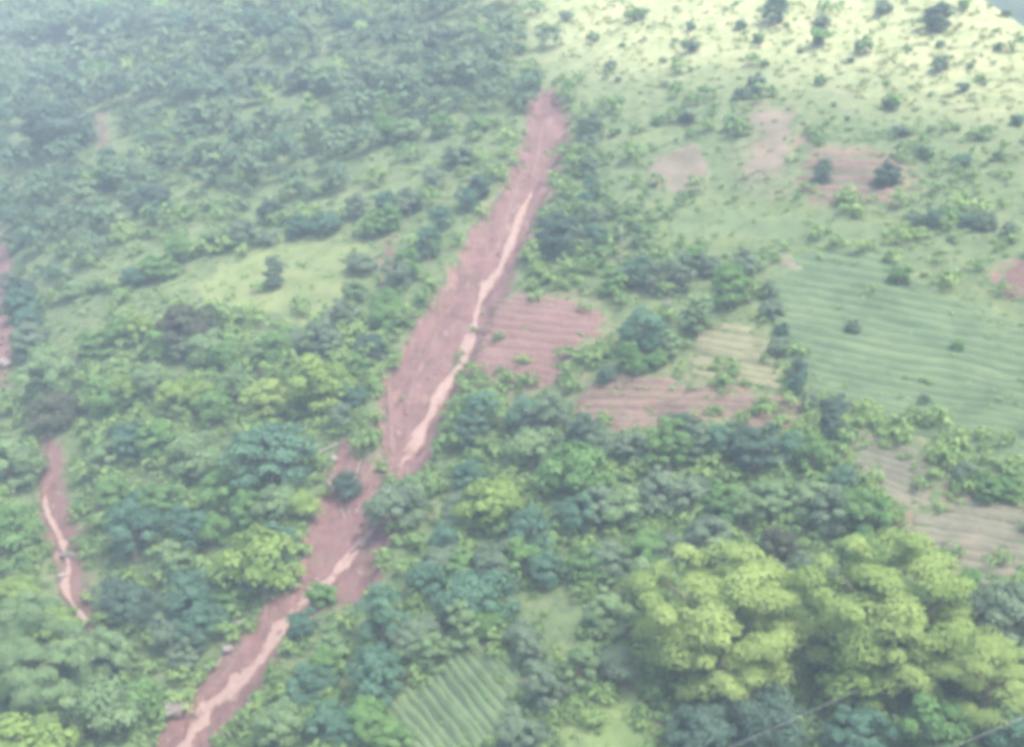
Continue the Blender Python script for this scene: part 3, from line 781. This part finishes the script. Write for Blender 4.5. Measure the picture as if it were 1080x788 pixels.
ORD = ['first', 'second', 'third', 'fourth', 'fifth', 'sixth', 'seventh', 'eighth', 'ninth', 'tenth', 'eleventh', 'twelfth', 'thirteenth', 'fourteenth', 'fifteenth', 'sixteenth']
CLUSTERS = [
    # line in pixels, count, widths, leaf kinds, shapes, where (label ending), 'left' or 'top', group
    ([(520, 190), (462, 236), (424, 292), (402, 342), (376, 390), (362, 450)], 12, (26, 38), 'dark blue mid grey', 'round tall', 'along the left rim of the scar', 'top', 'trees along the left rim of the scar'),
    ([(490, 160), (436, 215), (390, 240), (366, 330), (350, 375)], 9, (28, 40), 'mid light grey', 'round wide', 'in the second row left of the scar', 'top', 'second row of trees left of the scar'),
    ([(304, 550), (290, 596), (244, 632), (212, 674), (184, 710)], 7, (34, 46), 'mid blue grey', 'round', 'along the lower landslide left rim', 'top', 'trees along the left rim of the lower run'),
    ([(618, 125), (626, 170), (614, 215), (634, 250), (636, 282), (650, 300)], 9, (22, 32), 'grey blue mid', 'round tall', 'down the right rim of the upper scar', 'top', 'trees down the right rim of the upper scar'),
    ([(496, 500), (482, 545), (462, 590), (440, 622)], 6, (36, 50), 'grey blue light', 'round wide', 'on the rim right of the brushy step', 'top', 'trees on the right rim between the runs'),
    ([(352, 680), (338, 708), (316, 742), (296, 780)], 6, (40, 54), 'mid blue light', 'round', 'along the lower landslide right rim', 'top', 'trees along the right rim of the lower run'),
    ([(648, 292), (690, 290), (730, 280), (795, 285)], 8, (28, 42), 'mid grey blue', 'tall round', 'in the row above the straw terraces', 'left', 'row of trees above the straw terraces'),
    ([(806, 300), (818, 345), (832, 380), (858, 425), (896, 462)], 9, (20, 30), 'dark blue grey', 'round tall', 'in the hedge beside the crop field', 'top', 'hedge trees beside the big crop field'),
    ([(648, 372), (672, 378), (700, 372), (712, 350)], 4, (24, 34), 'mid light', 'tall round', 'between brown field and straw terraces', 'left', 'clump between brown field and straw terraces'),
    ([(535, 440), (590, 440), (648, 478), (700, 476), (750, 462), (850, 474), (905, 512)], 12, (36, 52), 'mid blue dark grey', 'round tall', 'along the top of the central grove', 'left', 'trees along the top of the central grove'),
    ([(585, 545), (650, 535), (710, 520), (770, 530), (850, 530), (930, 552)], 11, (46, 62), 'mid blue grey light', 'round wide', 'through the middle of the central grove', 'left', 'trees through the middle of the central grove'),
    ([(470, 590), (540, 600), (590, 596), (640, 590), (700, 580), (760, 570)], 9, (42, 58), 'blue mid grey', 'round', 'along the bottom of the central grove', 'left', 'trees along the bottom of the central grove'),
    ([(420, 690), (448, 660), (540, 655), (570, 705)], 6, (34, 46), 'light mid grey', 'round tall', 'around the diagonal green rows', 'left', 'trees round the diagonal green rows'),
    ([(330, 770), (370, 765), (420, 780)], 4, (44, 58), 'blue mid', 'round', 'at the bottom left of diagonal rows', 'left', 'bottom edge trees left of the diagonal rows'),
    ([(535, 770), (572, 778)], 2, (44, 56), 'blue grey', 'round', 'at the bottom left of bright grass patch', 'left', 'bottom edge trees round the grass patch'),
    ([(60, 320), (130, 290), (205, 262), (330, 240), (415, 205)], 12, (28, 40), 'mid light grey blue', 'round wide', 'in the row above the left clearing', 'left', 'row of trees above the left clearing'),
    ([(88, 368), (150, 350), (240, 378), (310, 365), (350, 350)], 11, (32, 46), 'mid yellow grey light', 'round', 'in the row below the left clearing', 'left', 'row of trees below the left clearing'),
    ([(105, 420), (165, 405), (230, 425), (255, 400)], 7, (38, 50), 'mid yellow light', 'round wide', 'of the row under the clearing trees', 'left', 'row left of the large yellow-green tree'),
    ([(98, 488), (165, 462), (215, 478), (240, 530), (335, 535)], 9, (42, 58), 'mid light yellow blue', 'round wide', 'of the row crossing the biggest dark tree', 'left', 'row through the large blue-green tree'),
    ([(112, 530), (170, 530), (215, 570), (240, 560)], 6, (40, 56), 'blue mid', 'round', 'of the row above the pale round tree', 'left', 'row above the pale round tree'),
    ([(110, 620), (140, 640), (165, 665), (230, 660)], 6, (40, 54), 'blue dark grey', 'round', 'in the dark row right of the gully foot', 'left', 'dark row right of the gully foot'),
    ([(12, 610), (30, 640), (60, 672), (130, 706)], 5, (44, 60), 'light yellow', 'round wide', 'on the bank left of the gully foot', 'left', 'trees on the bank left of the gully foot'),
    ([(20, 38), (150, 30), (280, 34), (400, 24), (470, 40)], 14, (30, 44), 'dark blue grey', 'round wide', 'in the highest row of hazy wood', 'left', 'highest row of the hazy wood'),
    ([(15, 90), (130, 86), (260, 80), (380, 92), (500, 80)], 14, (28, 40), 'blue grey mid dark', 'round wide', 'in the middle row of hazy wood', 'left', 'middle row of the hazy wood'),
    ([(30, 200), (120, 180), (230, 160), (360, 150), (520, 135)], 15, (26, 38), 'grey mid light blue', 'round wide', 'in the lowest row of hazy wood', 'left', 'lowest row of the hazy wood'),
    ([(22, 300), (30, 340), (40, 370)], 4, (34, 44), 'blue dark grey', 'round', 'beside the upper end of the gully', 'top', 'trees beside the upper gully'),
    ([(955, 235), (1000, 225), (1070, 240)], 6, (18, 28), 'mid grey blue', 'round', 'right of the pale pasture strip', 'left', 'trees right of the pasture strip'),
    ([(645, 215), (672, 235), (690, 270)], 5, (22, 30), 'grey light', 'round tall', 'at the left end of the pale pasture strip', 'top', 'trees left of the pasture strip'),
    ([(1010, 500), (1040, 512), (1074, 525)], 5, (24, 34), 'mid grey', 'round', 'just above the grey-brown terraces', 'left', 'trees above the grey-brown terraces'),
    ([(900, 575), (925, 610), (985, 640), (1040, 612)], 6, (36, 48), 'grey blue mid', 'round', 'just under the grey-brown terraces', 'left', 'trees under the grey-brown terraces'),
]
for line, n, wr, lks, shs, where, side, grp in CLUSTERS:
    d = smooth_line(line, 3, 2)
    seg = np.r_[0, np.cumsum(np.hypot(*np.diff(d, axis=0).T))]
    lks = lks.split(); shs = shs.split()
    pts = []
    for k in range(n):
        s = (k + 0.5 + random.uniform(-0.25, 0.25)) / n * seg[-1]
        u = np.interp(s, seg, d[:, 0]); v = np.interp(s, seg, d[:, 1])
        if side == 'left': v += random.uniform(-7, 7)
        else: u += random.uniform(-6, 6)
        pts.append((u, v))
    pts.sort(key=lambda p: p[0] if side == 'left' else p[1])
    for k, (u, v) in enumerate(pts):
        lk = random.choice(lks); sh = random.choice(shs); w = random.uniform(*wr)
        plant(u, v, w, lk, sh, f'{COLW[lk]} tree, {ORD[k]} from the {side} {where}', grp)

# shrubs dotted over the pale ridge
SHRUB_ROWS = [
    (18, 590, 1070, 11, 'in the topmost row on pale grass'),
    (48, 600, 1060, 11, 'in the second row on pale grass'),
    (76, 610, 1070, 12, 'in the third row on pale grass'),
    (100, 625, 1075, 11, 'in the fourth row on pale grass'),
    (134, 640, 1075, 11, 'in the lowest row on pale grass'),
    (168, 960, 1075, 5, 'in the short row under the crest'),
]
for v0, u0, u1, n, where in SHRUB_ROWS:
    for k in range(n):
        u = u0 + (k + 0.5 + random.uniform(-0.48, 0.48)) / n * (u1 - u0); v = v0 + random.uniform(-13, 13)
        if inside(np.array([u]), np.array([v]), [(778, 100), (850, 100), (955, 160), (955, 216), (778, 205)])[0]: continue
        lk = random.choice(['grey', 'mid', 'light', 'light', 'grey', 'blue'])
        plant(u, v, 8 + 20 * random.random() ** 2.2, lk, 'shrub', f'{COLW[lk]} shrub, {ORD[k]} from the left {where}', 'shrubs dotted over the pale ridge')

# pale bare snags
def snag(u, v, h_px, label):
    b = at([(u, v)])[0]
    s = h_px * np.linalg.norm(b) / F
    r = random.Random(int(u)); vv = []; ff = []
    limb(vv, ff, [(0, 0, -0.3), (0.02 * s, 0, s * .5), (0.01 * s, 0.02 * s, s)], [0.026 * s, 0.02 * s, 0.006 * s], 6)
    for k in range(4):
        a = r.uniform(0, 6.28); h0 = s * r.uniform(.45, .85); L = s * r.uniform(.12, .25)
        limb(vv, ff, [(0.02 * s, 0, h0), (math.cos(a) * L, math.sin(a) * L, h0 + L * .9)], [0.012 * s, 0.004 * s], 5)
    o = link('dead_tree', np_mesh('dead_tree', np.array(vv), np.array(ff), True, M['bark_pale']))
    o.location = b
    tag(o, label, 'dead tree', 'pale leafless snags')
snag(541, 462, 42, 'pale forked snag below the reddish field')
snag(705, 345, 44, 'thin pale snag in front of the blue-green tree above the brown field')
snag(346, 360, 40, 'thin pale snag below the left clearing')
snag(655, 275, 40, 'thin pale snag at the left end of the pasture strip')

# boulders beside the lower landslide run and in the gully
def boulder(u, v, w, label, group):
    b = at([(u, v)])[0]; rad = 0.5 * w * np.linalg.norm(b) / F
    r = np.random.default_rng(int(u * 7 + v))
    ph = np.linspace(0, 2 * math.pi, 11)[:-1]; vv = []; ff = []
    for i, th in enumerate(np.linspace(-0.9, 1.35, 6)):
        for p in ph:
            q = rad * (1 + r.normal(0, 0.12))
            vv.append((q * math.cos(th) * math.cos(p), q * 0.85 * math.cos(th) * math.sin(p), q * 0.75 * math.sin(th)))
    for i in range(5):
        for k in range(10):
            ff.append((i * 10 + k, i * 10 + (k + 1) % 10, (i + 1) * 10 + (k + 1) % 10, (i + 1) * 10 + k))
    vv.append((0, 0, rad * 0.78)); me = bpy.data.meshes.new('boulder')
    me.from_pydata(vv, [], ff + [(50 + k, 50 + (k + 1) % 10, 60) for k in range(10)]); me.materials.append(M['rock'])
    o = link('boulder', me); o.location = (b[0], b[1], b[2] + rad * 0.45 + 0.2)
    tag(o, label, 'boulder', group)
boulder(251, 662, 10, 'pale boulder on the left rim of the lower run, highest of three', 'boulders beside the lower run')
boulder(240, 690, 12, 'pale boulder on the left rim of the lower run, middle of three', 'boulders beside the lower run')
boulder(222, 709, 10, 'pale boulder on the left rim of the lower run, lowest of three', 'boulders beside the lower run')
boulder(181, 756, 26, 'large pale boulder at the lower left end of the landslide', 'boulders beside the lower run')
boulder(71, 590, 14, 'pale boulder in the gully, upper of two', 'boulders in the gully')
boulder(66, 612, 10, 'pale boulder in the gully, lower of two', 'boulders in the gully')
boulder(5, 388, 14, 'pale boulder in the gully at the left edge', 'boulders in the gully')
boulder(352, 487, 10, 'pale boulder at the top of the lower landslide run', 'boulders beside the lower run')

# logs brought down by the slide
def log(u, v, ang, L_px, label):
    b = at([(u, v)])[0]; L = L_px * np.linalg.norm(b) / F; r = 0.03 * L
    vv, ff = [], []
    limb(vv, ff, [(-L / 2, 0, 0), (-L * .1, .02 * L, .02 * L), (L / 2, 0, 0.01 * L)], [r * 1.4, r, r * .5], 7)
    limb(vv, ff, [(L * .1, 0, 0), (L * .25, .08 * L, .14 * L)], [r * .6, r * .2], 5)
    o = link('fallen_log', np_mesh('fallen_log', np.array(vv), np.array(ff), True, M['bark_pale']))
    dx, dy = math.cos(R(ang)), math.sin(R(ang))
    h1 = float(H(b[0] + dx * L / 2, b[1] + dy * L / 2)); h0 = float(H(b[0] - dx * L / 2, b[1] - dy * L / 2))
    o.location = (b[0], b[1], (h0 + h1) / 2 + 0.45)
    o.rotation_euler = (0, -math.atan2(h1 - h0, L), R(ang))
    tag(o, label, 'log', 'logs left by the landslide')
log(350, 478, 20, 28, 'pale fallen log at the top of the lower landslide run')
log(378, 500, 75, 26, 'pale fallen log beside the brushy step')
log(362, 545, 110, 22, 'pale fallen log on the reddish soil below the brushy step')
log(545, 222, 60, 20, 'pale fallen log in the narrow upper part of the scar')
log(232, 700, 60, 24, 'pale fallen log on the left rim of the lower run')

# overhead cables crossing the lower right corner
def cable(uv0, d0, uv1, d1, sag, label):
    def pt(uv, d):
        c = (uv[0] - 540) / F; q = (394 - uv[1]) / F
        return np.array([c, math.cos(PITCH) - q * math.sin(PITCH), math.sin(PITCH) + q * math.cos(PITCH)]) * d + np.array([0, 0, CAM_Z])
    a, b = pt(uv0, d0), pt(uv1, d1)
    t = np.linspace(0, 1, 25)
    path = a + (b - a) * t[:, None]; path[:, 2] -= sag * 4 * t * (1 - t)
    vv, ff = [], []
    limb(vv, ff, path, [0.022] * 25, 6)
    o = link('overhead_cable', np_mesh('overhead_cable', np.array(vv), np.array(ff), True, M['cable']))
    tag(o, label, 'cable', 'overhead cables')
cable((560, 960), 78, (1400, 610), 110, 1.0, 'thin pale overhead cable crossing the bottom right corner')
cable((420, 940), 90, (1250, 560), 175, 1.0, 'thin pale overhead cable lower left of the corner cable, passing among the big trees')

# ------------------------------------------------------------------ what nobody could count
def scatter(name, label, cat, n, sel, size, templates, mat, seed, sink=0.1):
    """many small plants joined into one object; sel(u, v, x, y) -> chance to keep"""
    r = np.random.default_rng(seed)
    # even in the photograph's own view, so far ground is not starved
    u = r.uniform(-130, 1210, n); v = r.uniform(-90, 850, n)
    p = at(np.stack([u, v], 1))
    ok = (p[:, 1] < 700) & (r.random(n) < sel(u, v, p[:, 0], p[:, 1]))
    p = p[ok]; m = len(p)
    dist = np.linalg.norm(p, axis=1)
    s = (size[0] + (size[1] - size[0]) * r.random(m) ** 1.7) * dist / F
    rot = r.uniform(0, 6.28, m); kind = r.integers(0, len(templates), m)
    hue = np.clip(r.normal(0.5, 0.22, m) + 0.5 * vnoise(p[:, 0] / 14, p[:, 1] / 14) + 0.7 * vnoise(p[:, 0] / 38 + 11, p[:, 1] / 38), 0, 1)
    V = []; A = []
    for k, (tv, ta) in enumerate(templates):
        i = np.flatnonzero(kind == k)
        if not len(i): continue
        c, sn = np.cos(rot[i])[:, None], np.sin(rot[i])[:, None]
        x = (tv[None, :, 0] * c - tv[None, :, 1] * sn) * s[i][:, None] + p[i, 0][:, None]
        y = (tv[None, :, 0] * sn + tv[None, :, 1] * c) * s[i][:, None] + p[i, 1][:, None]
        z = tv[None, :, 2] * s[i][:, None] * r.uniform(0.8, 1.3, len(i))[:, None] + p[i, 2][:, None]
        V.append(np.stack([x, y, z], -1).reshape(-1, 3))
        A.append((0.35 * ta[None, :] + 0.65 * hue[i][:, None]).ravel())
    V = np.concatenate(V); A = np.concatenate(A)
    me = np_mesh(name, V, np.arange(len(V)).reshape(-1, 4), False, M[mat]); attr(me, 'leaf_age', A)
    return tag(link(name, me), label, cat, kind='stuff')

def tmpl(seed, n_clump, n_leaf, clump_r, leaf, zs, up):
    v, a = crown_arrays(seed, n_clump, n_leaf, clump_r, leaf, zs, 0.3, 0.4)
    v = v.copy(); v[:, 2] += up
    return v, a
BUSH = [tmpl(900 + k, 7, 13, 0.48, 0.15, 0.8, 0.45) for k in range(5)]
TUFT = [tmpl(930 + k, 4, 6, 0.5, 0.22, 0.5, 0.18) for k in range(4)]
WOOD = [tmpl(960 + k, 14, 16, 0.36, 0.11, 0.95, 0.75) for k in range(5)]

BARE = [P_SLIDE_UP, P_SLIDE_LOW, P_GULLY, P_GULLY_UP] + P_PATCH
def in_any(x, y, polys):
    r = np.zeros(x.shape, bool)
    for p in polys: r |= inside(x, y, p)
    return r
def far_region(u, v):
    return smooth01((330 - 0.33 * u - v + 20 * np.sin(u / 40)) / 60) * smooth01((585 - u) / 110)
def sel_bush(u, v, x, y):
    k = np.ones(x.shape)
    for p in BARE:
        i = inside(x, y, p)
        d = line_dist(x[i], y[i], np.vstack([p, p[:1]]))
        k[i] = 0.6 * np.exp(-(d / 0.75) ** 2) * (vnoise(x[i] / 5, y[i] / 5) > -0.12) + 0.012
    for f, p in zip(FIELDS, P_FIELDS):
        i = inside(x, y, p)
        d = line_dist(x[i], y[i], np.vstack([p, p[:1]]))
        k[i] = np.maximum(0.55 * np.exp(-(d / 2.2) ** 2), np.clip((0.02 if f[6] else 0.05) + 0.3 * vnoise(x[i] / 9 + 3, y[i] / 9), 0.01, 0.3))
    k = k * (1 - 0.92 * smooth01(1.5 * H(x, y, pale)))
    right = smooth01((u - 560) / 90) * smooth01((470 - v) / 60)
    k = k * (1 - 0.70 * right)
    k = k * np.where(u < 560, np.clip(0.8 + 1.4 * vnoise(x / 27 + 7, y / 27), 0.25, 1), 1)
    k = k * (1 - 0.8 * far_region(u, v))
    return k * np.clip(0.75 + 1.0 * vnoise(x / 11, y / 11), 0.1, 1)
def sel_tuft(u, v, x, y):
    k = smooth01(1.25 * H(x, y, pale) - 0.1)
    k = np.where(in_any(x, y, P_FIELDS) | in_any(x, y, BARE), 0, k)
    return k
def sel_wood(u, v, x, y):
    k = far_region(u, v)
    k = np.where(in_any(x, y, BARE + P_FIELDS), 0, k)
    return k
def sel_dry(u, v, x, y):
    d = np.minimum(line_dist(x, y, np.vstack([s_up[:, :2]])), line_dist(x, y, s_low[:, :2]))
    inn = in_any(x, y, [P_SLIDE_UP, P_SLIDE_LOW, P_GULLY])
    step = np.exp(-((u - 415) / 36) ** 2 - ((v - 532) / 20) ** 2)
    return np.clip(np.where(inn, 0.03, 0.35) * np.exp(-(d / 2.2) ** 2) + 0.9 * step, 0, 1)

def rubble_template(seed):
    r = np.random.default_rng(seed); q = []
    for k in range(4):
        c = np.r_[r.uniform(-1, 1, 2), 0.3]; e = r.uniform(0.3, 0.6, 3)
        b = np.array([(x, y, z) for z in (-1, 1) for x, y in ((-1, -1), (1, -1), (1, 1), (-1, 1))]) * e * r.uniform(0.7, 1.2, (8, 1)) + c
        for f in ((4, 5, 6, 7), (0, 1, 5, 4), (1, 2, 6, 5), (2, 3, 7, 6), (3, 0, 4, 7)): q.append(b[list(f)])
    return np.concatenate(q), np.repeat(r.uniform(0, 1, 20), 4)
RUBBLE = [rubble_template(40 + k) for k in range(5)]
def sel_rubble(u, v, x, y):
    return np.where(in_any(x, y, [P_SLIDE_UP, P_SLIDE_LOW, P_GULLY, P_GULLY_UP]), np.clip(0.45 + 1.4 * vnoise(x / 6, y / 6), 0.03, 1), 0)
scatter('rubble', 'loose stones and clods strewn over the landslide soil', 'rubble', 15000, sel_rubble, (0.8, 3.0), RUBBLE, 'clod', 26)
scatter('undergrowth', 'dense green bushes and undergrowth covering the slope between trees', 'undergrowth', 17500, sel_bush, (4.5, 17), BUSH, 'under', 21)
def sel_herb(u, v, x, y):
    k = np.where(in_any(x, y, BARE), 0.02, 1.0)
    k = k * (1 - 0.8 * smooth01(1.4 * H(x, y, pale)))
    for f, p in zip(FIELDS, P_FIELDS):
        i = inside(x, y, p)
        d = line_dist(x[i], y[i], np.vstack([p, p[:1]]))
        k[i] = np.maximum(0.9 * np.exp(-(d / 3.0) ** 2), np.clip((0.10 if f[6] else 0.35) + 0.7 * vnoise(x[i] / 7, y[i] / 7), 0.02, 0.7))
    return k * (1 - 0.7 * far_region(u, v))
scatter('low_herbs', 'low green weeds and grass between the bushes', 'weeds', 14500, sel_herb, (2.5, 6.5), TUFT, 'under', 25)
scatter('sun_pale_grass', 'pale yellow-green grass tufts coloured as if sunlit, on the ridge at upper right', 'grass', 16000, sel_tuft, (2.5, 6), TUFT, 'tuft', 22)
scatter('far_wood', 'hazy wood covering the far slope at upper left', 'wood', 5600, sel_wood, (7, 25), WOOD, 'far', 23)
scatter('dry_brush', 'dry grey-brown brush and debris along the rims of the landslide', 'brush', 9000, sel_dry, (3, 7), TUFT, 'dry', 24)

# ------------------------------------------------------------------ the hazy air
mh, nt, out = new_mat('haze_air')
pv = nt.nodes.new('ShaderNodeVolumePrincipled')
pv.inputs['Color'].default_value = (*HAZE_COLOR, 1)
pv.inputs['Density'].default_value = HAZE_DENSITY
pv.inputs['Anisotropy'].default_value = 0.0
nt.links.new(pv.outputs[0], out.inputs['Volume'])
x0, x1, y0, y1, z0, z1 = -700, 1000, -150, 1000, -114, 185
hv = [(x, y, z) for x in (x0, x1) for y in (y0, y1) for z in (z0, z1)]
me = bpy.data.meshes.new('haze'); me.from_pydata(hv, [], [(0, 1, 3, 2), (4, 6, 7, 5), (0, 4, 5, 1), (2, 3, 7, 6), (0, 2, 6, 4), (1, 5, 7, 3)])
me.materials.append(mh)
tag(link('haze', me), 'pale blue-grey haze filling the valley', 'haze', kind='stuff')
